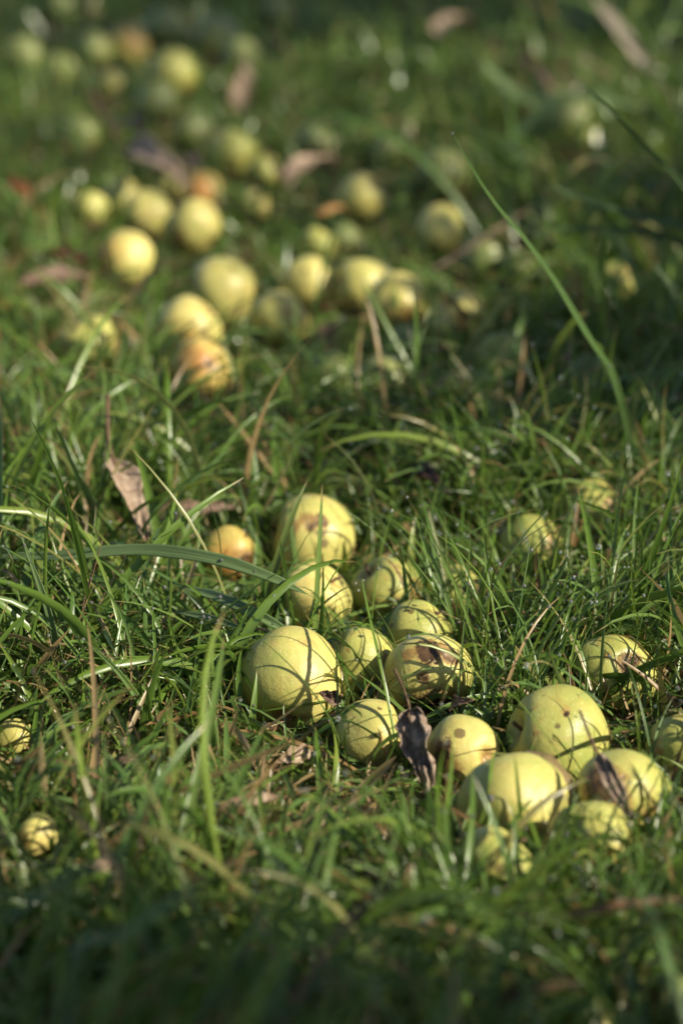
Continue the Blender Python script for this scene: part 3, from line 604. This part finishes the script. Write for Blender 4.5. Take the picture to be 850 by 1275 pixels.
# ------------------------------------------------------------------ single blades that stand out
def catmull(P, n):
    P = np.asarray(P, float); Q = np.concatenate([[2*P[0]-P[1]], P, [2*P[-1]-P[-2]]]); out = []
    m = len(P)-1
    for t in np.linspace(0, m, n):
        i = min(int(t), m-1); f = t-i; a, b, c, d = Q[i], Q[i+1], Q[i+2], Q[i+3]
        out.append(.5*((2*b) + (c-a)*f + (2*a-5*b+4*c-d)*f*f + (3*b-a-3*c+d)*f**3))
    return np.array(out)
def blade(label, pts, wpx, rnd=.5, dry=0., lean=0.0, zs=None, name='grass_blade', cat='grass blade', group=None, tilt=0.3, fold=.35, depth0=None, blunt=False):
    """pts: picture points from root to tip. With zs the heights above ground are given, otherwise the blade keeps the
    distance of its root plus lean (metres, spread along it)."""
    if zs is not None:
        P = np.array([on(x, y, z) for (x, y), z in zip(pts, zs)])
    else:
        d0 = depth0 if depth0 else float(np.dot(on(*pts[0], 0.0)-CAM, FW)); k = len(pts)-1
        P = np.array([at(x, y, d0 + lean*i/k) for i, (x, y) in enumerate(pts)])
    if depth0:
        g0 = float(gz(P[0][0], P[0][1]))
        if P[0][2] > g0 + .012: P = np.concatenate([[P[0] - (P[1]-P[0])*np.array([.15, .15, 0]) - [0, 0, P[0][2]-g0+.002]], P])
    rows = 26; P = catmull(P, rows); s = np.linspace(0, 1, rows)
    P[:, 2] = np.maximum(P[:, 2], gz(P[:, 0], P[:, 1]) + .002)
    P[None] = push_out(P[None], .002)
    T = np.gradient(P, axis=0); T /= np.linalg.norm(T, axis=1)[:, None]
    view = CAM - P; view /= np.linalg.norm(view, axis=1)[:, None]
    a0 = tilt + .5*np.sin(s*3 + rnd*9); ref = view + np.array([0, 0, .6])
    sd = np.cross(T, ref); sd /= np.linalg.norm(sd, axis=1)[:, None]; nn = np.cross(sd, T)
    nn *= np.sign((nn*view).sum(1))[:, None]
    sd2 = sd*np.cos(a0)[:, None] + nn*np.sin(a0)[:, None]; nn = np.cross(sd2, T); nn *= np.sign((nn*view).sum(1))[:, None]
    hw = wpx/F*((P-CAM) @ FW)/2
    wp = ((.6 + .4*np.minimum(1, s/.25))*np.clip(1 - s**(6 if blunt else 2.6), 0, 1)**.8 + .03)*(1+.05*np.sin(s*31+rnd*20))
    V, A, U = [], [], []
    cols = 7
    for c in range(cols):
        u = (c/(cols-1))*2-1
        V.append(P + sd2*(u*hw*wp)[:, None] - nn*((1-abs(u))*hw*wp*fold)[:, None])
        A.append(np.stack([np.full(rows, rnd), np.full(rows, dry), s, np.ones(rows)], -1)); U.append(np.stack([np.full(rows, c/(cols-1)), s, s*0, s*0+1], -1))
    V = np.stack(V, 1).reshape(-1, 3); A = np.stack(A, 1).reshape(-1, 4); U = np.stack(U, 1).reshape(-1, 4)
    i, j = np.meshgrid(np.arange(rows-1), np.arange(cols-1), indexing='ij'); b = (i*cols+j).ravel()
    org = P[0]
    o = mesh_np(name, V-org, np.stack([b, b+1, b+1+cols, b+cols], 1), M_HERO, attrs={'bl': A, 'uvp': U}, loc=org)
    sm = o.modifiers.new('thickness', 'SOLIDIFY'); sm.thickness = .0003; sm.offset = 0
    tips.append(P[None])
    return tag(o, label, cat, group)
GB = 'single long grass blades'
blade('long green blade rising leftwards to a fine point before the dark upper right grass', [(800, 660), (786, 560), (764, 470), (736, 425), (692, 352), (655, 300), (618, 256), (590, 214), (563, 166)], 9, .35, lean=-.22, group=GB)
blade('short green blade growing from the foot of the long rising blade', [(796, 650), (785, 545), (765, 490), (742, 440)], 6, .5, group=GB)
blade('thin pale tipped blade leaning in from the right edge towards the upper centre', [(905, 330), (850, 232), (800, 180), (755, 132), (702, 86)], 7, .6, depth0=1.5, group=GB)
blade('blue green blade bowing to the left at the right edge, above its flatter neighbour', [(960, 330), (850, 281), (790, 268), (725, 246), (668, 226)], 11, .2, depth0=1.7, group=GB)
blade('blue green blade lying almost level at the right edge, under its bowing neighbour', [(960, 370), (850, 303), (790, 288), (720, 284), (650, 291)], 10, .1, depth0=1.75, group=GB)
blade('broad blurred pale blade arching over the dark green apple at upper right', [(600, 225), (640, 172), (690, 126), (745, 120), (800, 135), (850, 152)], 17, .9, depth0=2.55, group=GB)
blade('short broad blurred blade with a pale tip left of the arching blade', [(672, 140), (645, 118), (622, 98), (597, 76)], 15, .95, depth0=2.6, group=GB, blunt=True)
blade('broad flat striped blade lying level across the left grass towards the cluster', [(-60, 690), (60, 692), (170, 684), (260, 694), (330, 716), (383, 740)], 16, .9, zs=[.05, .062, .072, .074, .068, .058], group=GB, tilt=-.1, fold=.12, blunt=True)
blade('pale grey green blade just below the broad striped one', [(226, 730), (270, 742), (320, 765), (372, 795)], 15, .95, zs=[.045, .05, .05, .04], group=GB, tilt=.1, blunt=True)
blade('faded yellowish blade ending bluntly left of the biggest apple', [(215, 760), (255, 768), (300, 782)], 11, .9, zs=[.04, .045, .045], group=GB, tilt=.1, blunt=True)
blade('short bright blade tip poking in at the right edge', [(870, 420), (850, 382), (830, 350), (811, 324)], 6, .8, depth0=1.6, group=GB)
blade('dark blue green blade lying level at the right edge behind the cluster', [(900, 578), (850, 575), (800, 566), (740, 560)], 14, .15, depth0=1.62, group=GB, tilt=.1)
blade('bright green upright blade standing behind the cluster, tallest at the centre right', [(604, 705), (602, 660), (590, 612), (571, 556)], 9, .5, group=GB)
blade('bright green blade bending to the right above the green apple with a brown edge', [(474, 715), (478, 665), (500, 615), (527, 570)], 7, .5, group=GB)
blade('thick upright green blade crossing the smooth plain green apple', [(517, 835), (512, 790), (505, 735), (500, 681)], 8, .5, group=GB)
blade('blue green blade slanting up to the right above the scabbed yellow apple', [(428, 672), (445, 628), (475, 590), (509, 552)], 8, .2, group=GB)
blade('thin pale green blade slanting down to the right above the cluster', [(482, 672), (440, 625), (390, 575), (338, 532)], 6, .7, group=GB)
blade('thin upright blade left of the scabbed yellow apple', [(326, 720), (318, 680), (308, 640), (297, 600)], 6, .35, group=GB)
blade('thin dark upright blade in front of the scabbed yellow apple', [(377, 722), (373, 690), (371, 655), (362, 612)], 6, .15, group=GB)
blade('pale soft blade leaning left at the left edge', [(92, 900), (78, 840), (58, 755), (27, 668)], 13, .8, lean=-.04, group=GB)
blade('long pale blade bowing over the left foreground grass', [(215, 960), (190, 900), (150, 840), (104, 796)], 10, .5, lean=-.02, group=GB)
blade('thin blade slanting up left between the two dull green apples', [(735, 700), (700, 640), (660, 595), (622, 560)], 5, .6, group=GB)
blade('long thin blade arching over the grass right of the cluster centre', [(590, 802), (560, 775), (530, 745), (506, 718)], 5, .9, group=GB)
blade('dewy grey green blade curving across the small apple with the brown stem hollow', [(545, 975), (560, 948), (580, 928), (604, 910)], 10, .9, depth0=1.135, group=GB, tilt=.1)
blade('dewy blade lying over the small yellow apple left of the crumpled leaf', [(430, 950), (455, 925), (490, 908), (545, 893)], 6, .9, depth0=1.16, group=GB, tilt=.1)
blade('blade crossing the big plump green apple from lower left to upper right', [(655, 965), (685, 930), (712, 902), (735, 885)], 7, .7, depth0=1.12, group=GB, tilt=.2)
blade('dark blurred blade between the flat topped apple and the grass in front', [(175, 500), (195, 455), (205, 430), (250, 395)], 11, .1, group=GB)
blade('long blurred dark green blade under the orange bruised apple', [(150, 545), (190, 505), (230, 470), (262, 450)], 11, .3, group=GB)
blade('silvery blurred blade catching the light in the top right corner', [(805, 88), (785, 55), (762, 25), (735, -8)], 18, 1.0, dry=1., depth0=3.0, group=GB, blunt=True)  # its shine is painted in as a near-white straw colour
blade('long blurred pale blade slanting through the dark bottom left grass', [(90, 1215), (150, 1165), (210, 1125), (262, 1085)], 24, .8, depth0=.74, group=GB)
blade('blurred blade curving down to the bottom edge left of the centre', [(325, 1300), (345, 1240), (375, 1165), (425, 1095)], 22, .6, depth0=.72, group=GB)
blade('blurred grey green blade rising at the bottom left corner', [(-20, 1200), (30, 1130), (90, 1090), (160, 1060)], 20, .7, depth0=.78, group=GB)
blade('bright green blade rising in front of the veiled green apple', [(545, 1300), (525, 1230), (512, 1170), (503, 1120)], 14, .5, depth0=.78, group=GB)
blade('thick blade leaning right at the right edge beside the half seen apple', [(790, 1105), (815, 1050), (832, 1000), (850, 950)], 10, .35, depth0=1.02, group=GB)
GS = 'dry straws and stalks'
st = dict(name='dry_straw', cat='straw', group=GS, fold=.6)
blade('thin orange straw laid across the big plump green apple to the right edge', [(600, 925), (680, 922), (760, 912), (850, 905)], 4.5, .4, dry=1., depth0=1.125, **st)
blade('brown stalk with an orange end lying across the grass at centre right', [(500, 520), (560, 530), (640, 545), (706, 553)], 8, .45, dry=1., zs=[.03, .04, .045, .045], **st)
blade('blurred tan straw slanting up towards the arching blade', [(505, 352), (555, 325), (610, 290), (662, 258)], 13, .75, dry=1., zs=[.03, .05, .06, .07], **st)
blade('thin upright tan straw in the left grass', [(93, 880), (95, 815), (108, 740), (128, 672)], 5, .5, dry=1., **st)
blade('brown straw slanting over the lower left grass', [(118, 1068), (150, 1040), (190, 1010), (236, 972)], 10, .35, dry=1., zs=[.03, .04, .045, .045], **st)
blade('bent tan straw near the middle of the front grass', [(262, 1042), (272, 1015), (290, 995), (325, 988)], 9, .6, dry=1., zs=[.02, .04, .045, .04], **st)
blade('pale straw lying above the small orange splinter', [(345, 1105), (370, 1080), (400, 1065), (425, 1048)], 9, .75, dry=1., zs=[.02, .03, .035, .03], **st)
blade('short orange splinter standing in the front grass', [(371, 1135), (371, 1115), (369, 1098), (368, 1080)], 10, .42, dry=1., **st)
blade('thin curled straw by the left edge above the striped blade', [(-10, 735), (20, 728), (10, 712), (-10, 708)], 4, .9, dry=1., zs=[.04, .05, .05, .05], **st)
blade('blurred brown straw low in the right foreground', [(700, 1140), (760, 1128), (810, 1122), (860, 1118)], 11, .4, dry=1., zs=[.05, .06, .06, .06], **st)
blade('blurred brown straw at the very bottom right of centre', [(600, 1250), (640, 1238), (690, 1228), (720, 1222)], 14, .35, dry=1., zs=[.05, .06, .06, .06], **st)
blade('thin straw rising out of the grass right of the calyx apple', [(815, 845), (830, 862), (845, 872), (860, 880)], 4, .5, dry=1., zs=[.03, .035, .035, .035], **st)
blade('brown straw lying in the shaded lower middle', [(20, 950), (60, 945), (110, 960), (150, 990)], 7, .55, dry=1., zs=[.03, .04, .04, .03], **st)

# ------------------------------------------------------------------ dead leaves
def leaf(label, a, b, wpx, mat, za=None, d=None, dz=0., curl=1.4, bend=.35, face=0.5, seed=0, stalk=True, taper=.5, group='dead leaves in the grass', crumple=.16):
    """a, b: picture points of the stalk end and the tip"""
    if d is not None: A_, B_ = at(*a, d), at(*b, d+dz)
    else: A_, B_ = on(*a, za[0]), on(*b, za[1])
    ax = B_-A_; L = np.linalg.norm(ax); ax /= L; view = CAM-(A_+B_)/2; view /= np.linalg.norm(view)
    up = view*(1-face) + np.array([0, 0, 1])*face + RT*.3*math.sin(seed*2.1)
    sd = np.cross(ax, up); sd /= np.linalg.norm(sd); nn = np.cross(sd, ax); nn *= np.sign(nn @ view)
    hw = wpx/F*((A_-CAM) @ FW)/2*1.15
    nu, nv = 34, 17; V = []
    for i in range(nu):
        u = i/(nu-1); prof = (math.sin(math.pi*min(1, u**(.55+taper*.3)))**.75)*(1-.25*u) + .02
        for j in range(nv):
            v = j/(nv-1)*2-1
            ed = 1 + .32*mnoise.noise(Vector((u*6+seed*3, v*.5, 1.7)))*abs(v) + .05*math.sin(u*60+seed)*abs(v)
            ang = v*curl*(.8+.5*mnoise.noise(Vector((u*3+seed, 2., 0))))
            R_ = hw*prof*ed/max(curl, .2)
            x = math.sin(ang)*R_*1.25; h = (1-math.cos(ang))*R_*(1.0)
            cr = crumple*hw*(mnoise.noise(Vector((u*4.5+seed, v*2.2, 3.3))) + .5*mnoise.noise(Vector((u*11+seed, v*5, 8.)))) 
            vein = -.05*hw*abs(math.sin((u*9-abs(v)*1.5)*math.pi))*(1-abs(v))
            tw = (u-.5)*.9*math.sin(seed*1.7+.5)
            hh = h + cr + vein + bend*L*.5*(math.sin(u*math.pi)) * (1 if seed % 2 else .4)
            X_ = x*math.cos(tw) - hh*math.sin(tw)*.5; H_ = hh + x*math.sin(tw)
            V.append(A_ + ax*L*u + sd*X_ + nn*H_)
    V = np.array(V); 
    lo = (gz(V[:, 0], V[:, 1]) + .002) - V[:, 2]; V[:, 2] += max(0, lo.max())*.7
    i, j = np.meshgrid(np.arange(nu-1), np.arange(nv-1), indexing='ij'); k = (i*nv+j).ravel()
    o = mesh_np('dead_leaf', V-A_, np.stack([k, k+1, k+1+nv, k+nv], 1), M_LEAF[mat], loc=A_)
    sm = o.modifiers.new('thickness', 'SOLIDIFY'); sm.thickness = .0004; sm.offset = 0
    if stalk:
        m0 = V.reshape(nu, nv, 3)[0, nv//2]-A_; m1 = V.reshape(nu, nv, 3)[4, nv//2]-A_
        pth = [m1*.99 + nn*.0003, m0 + nn*.0002] + [m0 - ax*L*.12*q + nn*L*.03*q*q for q in (1, 2, 3)]
        tv, tf = tube(catmull(pth, 12), np.full(12, .0006*max(1, L/.04)), 6)
        mesh_np('leaf_stalk', tv, tf, M_STEM, o)
    return tag(o, label, 'leaf', group)
leaf('crumpled grey brown leaf hanging between two small apples of the front cluster', (513, 884), (537, 996), 46, 'grey', d=1.11, dz=-.02, curl=1.1, seed=23, face=.15, bend=.12, crumple=.7, taper=0.)
leaf('narrow curled brown leaf hanging over the apple with the sunken stem end', (744, 940), (796, 1046), 24, 'grey', d=1.04, dz=-.03, curl=1.2, seed=15, face=.15, bend=.1, crumple=.5, taper=0.)
leaf('small dark curled leaf scrap stuck to the right flank of the biggest apple', (424, 874), (398, 862), 22, 'brown', d=1.165, curl=1.5, seed=2, face=.2, stalk=False, crumple=.4)
leaf('long narrow pinkish brown leaf on its stalk left of the scabbed yellow apple', (140, 572), (184, 680), 38, 'pale', za=(.07, .045), curl=1.1, seed=7, face=.3, bend=.1)
leaf('curled brown leaf lying level between the pinkish leaf and the cluster', (198, 640), (296, 632), 26, 'brown', za=(.03, .03), curl=1.2, seed=4, face=.4)
leaf('small pale oval leaf at the foot of the biggest apple', (386, 935), (342, 950), 22, 'pale', za=(.02, .02), curl=.7, seed=6, face=.3, bend=.1, stalk=False)
leaf('blurred rusty brown leaf lying at the left of the middle distance', (112, 345), (22, 352), 30, 'brown', za=(.045, .045), curl=.9, seed=8, face=.5)
leaf('blurred pale crumpled leaf resting on an apple right of the touching pair', (606, 388), (563, 432), 42, 'pale', d=1.93, curl=1.1, seed=9, face=.3, crumple=.35, bend=.1)
leaf('blurred grey leaf leaning on the golden apple of the touching pair', (518, 378), (520, 440), 26, 'grey', d=1.95, curl=1.1, seed=11, face=.2, bend=.1)
leaf('blurred pale bent leaf lying behind the three apples in a row', (158, 186), (238, 236), 44, 'pale', za=(.055, .045), curl=1.0, seed=12, face=.4)
leaf('blurred pinkish brown leaf standing upright in the upper grass', (292, 142), (308, 74), 30, 'pale', d=3.1, curl=1.2, seed=13, face=.1, bend=.1)
leaf('blurred whitish leaf at upper centre left of the very bright apple', (358, 222), (418, 198), 40, 'pale', za=(.055, .055), curl=.9, seed=14, face=.4, crumple=.35)
leaf('blurred brown and yellow leaf behind the short pale tipped blade', (636, 88), (692, 118), 30, 'orange', za=(.06, .05), curl=1.2, seed=15, face=.4)
leaf('blurred tan leaf next to the brown and yellow leaf', (650, 84), (690, 122), 18, 'brown', za=(.085, .07), curl=1.0, seed=16, face=.4, stalk=False)
leaf('blurred pinkish leaf scrap at the top right of centre', (548, 45), (585, 34), 34, 'pale', za=(.07, .07), curl=.9, seed=17, face=.3, stalk=False)
leaf('blurred dark leaf in the grass left of the pale bent leaf', (150, 152), (178, 168), 34, 'dark', za=(.05, .05), curl=.9, seed=18, face=.3, stalk=False)
leaf('blurred reddish brown leaf at the left edge above the middle distance', (0, 238), (42, 246), 30, 'rust', za=(.05, .05), curl=.9, seed=19, face=.4, stalk=False)
leaf('blurred dark brown leaf under the touching pair of apples', (398, 432), (432, 395), 26, 'dark', za=(.03, .04), curl=1.0, seed=20, face=.4)
leaf('blurred tan crumpled scrap in the shaded grass of the lower left', (115, 1085), (156, 1072), 26, 'pale', za=(.05, .05), curl=1.0, seed=21, face=.3, stalk=False)
leaf('brown shrivelled leaf beside the tiny yellow windfall at the left edge', (-12, 1034), (18, 1058), 30, 'brown', za=(.04, .035), curl=1.0, seed=22, face=.3, stalk=False)
leaf('blurred dull orange leaf tip in the grass left of the very bright apple', (395, 268), (436, 262), 12, 'orange', za=(.06, .06), curl=.7, seed=23, face=.4, stalk=False)
leaf('tan leaf scrap in the sunny front grass below the biggest apple', (290, 1000), (345, 992), 18, 'pale', za=(.035, .035), curl=1.0, seed=24, face=.4, stalk=False)
leaf('orange brown leaf edge lying under the pale straw in the front grass', (400, 1125), (352, 1128), 20, 'rust', za=(.02, .02), curl=1.0, seed=25, face=.5, stalk=False)
leaf('dark brown leaf in the hollow right of the curled brown leaf', (560, 660), (625, 640), 30, 'dark', za=(.015, .015), curl=.8, seed=26, face=.6)
leaf('brown leaf flat on the soil between the rotten apple and the calyx apple', (610, 880), (660, 862), 26, 'brown', za=(.012, .012), curl=.8, seed=27, face=.6)

for k, (x, y, dx, dy, w_, m_, lb) in enumerate([
  (60, 320, 50, 8, 26, 'rust', 'small rusty leaf above the rusty brown leaf at the left of the middle distance'),
  (10, 385, -14, 40, 22, 'orange', 'blurred orange leaf upright in the grass by the left edge under the rusty leaves'),
  (215, 205, 40, 22, 26, 'brown', 'blurred brown leaf tucked behind the pale bent leaf'),
  (690, 445, 4, 46, 16, 'brown', 'narrow brown leaf standing in the dark grass left of the long rising blade'),
  (640, 560, 60, -12, 22, 'brown', 'brown leaf lying in the hollow behind the dull green apples'),
  (505, 600, 55, 16, 26, 'dark', 'dark leaf on the soil above the cluster, right of the scabbed apple'),
  (700, 200, 40, 12, 20, 'orange', 'blurred orange brown leaf under the arching blade near the dark green apple'),
  (130, 960, 48, -18, 18, 'brown', 'brown leaf strip among the sunny straws of the lower left'),
  (430, 1010, 42, 20, 18, 'orange', 'tan orange leaf strip in the sunny grass left of the squat apple'),
  (250, 1090, 50, -14, 20, 'brown', 'brown leaf strip on the edge of the shaded front grass'),
  (455, 1085, 40, 14, 20, 'rust', 'rusty leaf scrap in front of the cluster, left of the veiled green apple'),
  (560, 885, 30, -14, 14, 'brown', 'small brown leaf under the rotten apple')]):
    leaf(lb, (x, y), (x+dx, y+dy), w_, m_, za=(.03, .04), curl=1.1, seed=40+k, face=.4, stalk=False, crumple=.4)

# ------------------------------------------------------------------ trees and shrub whose shade falls on the grass
M_BARK = simple_mat('bark', (0.07, 0.055, 0.04), (0.20, 0.165, 0.13), 14, .9)
M_CROWN = simple_mat('tree_leaves', (0.045, 0.085, 0.02), (0.09, 0.13, 0.03), 3, .5, .3)
def leaf_cloud(centres, spread, per, size, rg):
    c = np.repeat(np.array(centres), per, 0); n = len(c)
    d = rg.normal(0, 1, (n, 3)); d /= np.linalg.norm(d, axis=1)[:, None]; p = c + d*(rg.random(n)**.5*spread)[:, None]
    a = rg.normal(0, 1, (n, 3)); a /= np.linalg.norm(a, axis=1)[:, None]; b = np.cross(a, rg.normal(0, 1, (n, 3))); b /= np.linalg.norm(b, axis=1)[:, None]
    nn = np.cross(a, b); L = (size*rg.uniform(.6, 1.2, n))[:, None]
    V = np.stack([p-a*L*.5, p-b*L*.27+nn*L*.06, p+a*L*.5, p+b*L*.27+nn*L*.06], 1).reshape(-1, 3)
    return V, np.arange(n*4).reshape(-1, 4)
def fruit_tree(label, x, y, rad, h, crown_r, seed, lean=(0, 0)):
    rg = np.random.default_rng(seed); z0 = float(gz(x, y))-.1
    pth = [(lean[0]*u*u, lean[1]*u*u, u*h) for u in np.linspace(0, 1, 14)]
    rr_ = [rad*(1.35 if k == 0 else 1.12 if k == 1 else 1-.03*k)*(1+.05*math.sin(k*2+seed)) for k in range(14)]
    Vt, Ft = tube(pth, rr_, 18); Ft = [np.asarray(Ft[0]), Ft[1]]
    VV = [Vt]; FF = [Ft[0]]; off = len(Vt); ends = []
    top = np.array(pth[-1])
    for k in range(9):
        a = k*2.4; e = rg.uniform(.35, .9); L = crown_r*rg.uniform(.8, 1.1)
        st_ = np.array(pth[13 - k % 4]); p2 = [st_ + np.array([math.cos(a)*L*u, math.sin(a)*L*u, L*u*e*(1-.25*u)]) for u in np.linspace(0, 1, 8)]
        v, f = tube(p2, np.linspace(rad*.42, .015, 8), 8); VV.append(v); FF.append(f[0]+off); off += len(v); ends += [p2[3], p2[5], p2[6], p2[7]]
    root = bpy.data.objects.new('fruit_tree', None); C.objects.link(root); root.location = (x, y, z0)
    mesh_np('trunk', np.concatenate(VV), np.concatenate(FF), M_BARK, root)
    v, f = leaf_cloud([e + rg.normal(0, .25, 3) for e in ends for _ in range(3)], .45, 42, .075, rg)
    mesh_np('crown', v, f, M_CROWN, root, smooth=False)
    tag(root, label, 'tree', 'orchard trees')
HS = np.array([SUN[0], SUN[1]]); HS /= np.linalg.norm(HS); NS = np.array([-HS[1], HS[0]])
def sunline(off, dist):
    """ground point at dist towards the sun on the shade line off metres up the picture"""
    return NS*off + HS*dist
p = sunline(.53, 2.7); fruit_tree('grey barked fruit tree right of the camera, its trunk shading the near grass', p[0], p[1], .195, 6.6, 1.4, 5)
p = sunline(3.72, 4.2); fruit_tree('fruit tree standing beyond the right edge, its trunk shading the far grass', p[0], p[1], .42, 3.2, 1.6, 8)
def shrub(label, x, y, h, r, seed, n, lf=.045):  # shrubs added out of view, placed and sized to shade right and far grass
    rg = np.random.default_rng(seed); root = bpy.data.objects.new('shrub', None); C.objects.link(root); root.location = (x, y, float(gz(x, y)))
    VV, FF, off, ends = [], [], 0, []
    for k in range(11):
        a = rg.random()*6.28; q = r*rg.uniform(.2, 1); pth = [(math.cos(a)*q*u*u, math.sin(a)*q*u*u, h*u*rg.uniform(.97, 1.0)) for u in np.linspace(0, 1, 8)]
        v, f = tube(pth, np.linspace(.007, .002, 8), 6); VV.append(v); FF.append(f[0]+off); off += len(v); ends += pth[2:]
    mesh_np('stem', np.concatenate(VV), np.concatenate(FF), M_STEM, root)
    v, f = leaf_cloud(ends, r*.42, n, lf, rg); v[:, 2] = np.maximum(v[:, 2], .03)
    mesh_np('foliage', v, f, M_CROWN, root, smooth=False); tag(root, label, 'shrub', 'unseen shrubs added for shade')
p = sunline(1.62, .20); shrub('low leafy shrub added for shade beyond the right edge, nearer one of two', p[0], p[1], .54, .24, 3, 46)
p = sunline(2.25, .06); shrub('low leafy shrub added for shade beyond the right edge, farther and taller one of two', p[0], p[1], .54, .26, 4, 46)
p = sunline(3.72, .70); shrub('tall leafy shrub added far beyond the right edge to shade the far grass', p[0], p[1], 2.0, .62, 9, 34, 0.09)

# ------------------------------------------------------------------ leaf litter and dew
def litter():
    n = 1700; xy = region_box(-.8, .8, .75, 3.2, .08)(n); xy = xy[drop_under(xy)]; n = len(xy)
    Vs = []; nu, nv = 5, 4
    u = np.linspace(0, 1, nu); v = np.linspace(-1, 1, nv)
    for p in xy:
        L = random.uniform(.008, .030); w = L*random.uniform(.25, .5); a = random.random()*6.28; c = random.uniform(-.6, .9); ti = random.uniform(-.5, .5)
        U, Vv = np.meshgrid(u, v, indexing='ij'); x = (U-.5)*L; pr = np.sin(np.pi*np.clip(U, .06, .94))**.7
        y = Vv*w*.5*pr*(1+rng.normal(0, .12, U.shape)); z = (Vv**2)*w*c*.5 + x*ti + .004 + rng.normal(0, .0006, U.shape) + L*.25
        Vs.append(np.stack([p[0]+x*math.cos(a)-y*math.sin(a), p[1]+x*math.sin(a)+y*math.cos(a), gz(p[0], p[1])+np.maximum(z, .001)], -1).reshape(-1, 3))
    V = np.concatenate(Vs); i, j = np.meshgrid(np.arange(nu-1), np.arange(nv-1), indexing='ij'); k = (i*nv+j).ravel()[None] + (np.arange(n)*nu*nv)[:, None]; k = k.ravel()
    o = mesh_np('leaf_litter', V, np.stack([k, k+1, k+1+nv, k+nv], 1), simple_mat('litter', (0.07, 0.035, 0.02), (0.26, 0.14, 0.07), 30, .7, .1))
    tag(o, 'small brown scraps of dead leaf scattered on the soil', 'leaf litter', kind='stuff')
litter()
def dew():
    m, t = newmat('dew_water')
    p = N(t, 'ShaderNodeBsdfPrincipled'); p.inputs['Base Color'].default_value = (1, 1, 1, 1); p.inputs['Roughness'].default_value = .06
    p.inputs['Transmission Weight'].default_value = .9; p.inputs['IOR'].default_value = 1.33; p.inputs['Specular IOR Level'].default_value = 1.0
    o_ = N(t, 'ShaderNodeOutputMaterial'); t.links.new(p.outputs[0], o_.inputs[0])
    bm = bmesh.new(); bmesh.ops.create_icosphere(bm, subdivisions=2, radius=1); bm.verts.ensure_lookup_table()
    S = np.array([v.co for v in bm.verts]); Fi = np.array([[v.index for v in f.verts] for f in bm.faces]); bm.free()
    pts = []
    for P in tips[:8] + tips[13:]:
        n = len(P)
        if n == 1: 
            for q in range(3): pts.append(P[0, rng.integers(3, P.shape[1])])
            continue
        k = rng.choice(n, min(n, 800), replace=False); r = rng.integers(P.shape[1]//2, P.shape[1], len(k)); pts += list(P[k, r])
    pts = np.array(pts); rad = rng.uniform(.0003, .0010, len(pts)); rad = np.where(rng.random(len(pts)) < .06, rad*1.8, rad)
    V = (S[None]*rad[:, None, None] + pts[:, None, :]).reshape(-1, 3)
    Fc = (Fi[None] + (np.arange(len(pts))*len(S))[:, None, None]).reshape(-1, 3)
    o = mesh_np('dew', V, Fc, m); tag(o, 'tiny dew drops glittering on the grass blades', 'dew', kind='stuff')
dew()
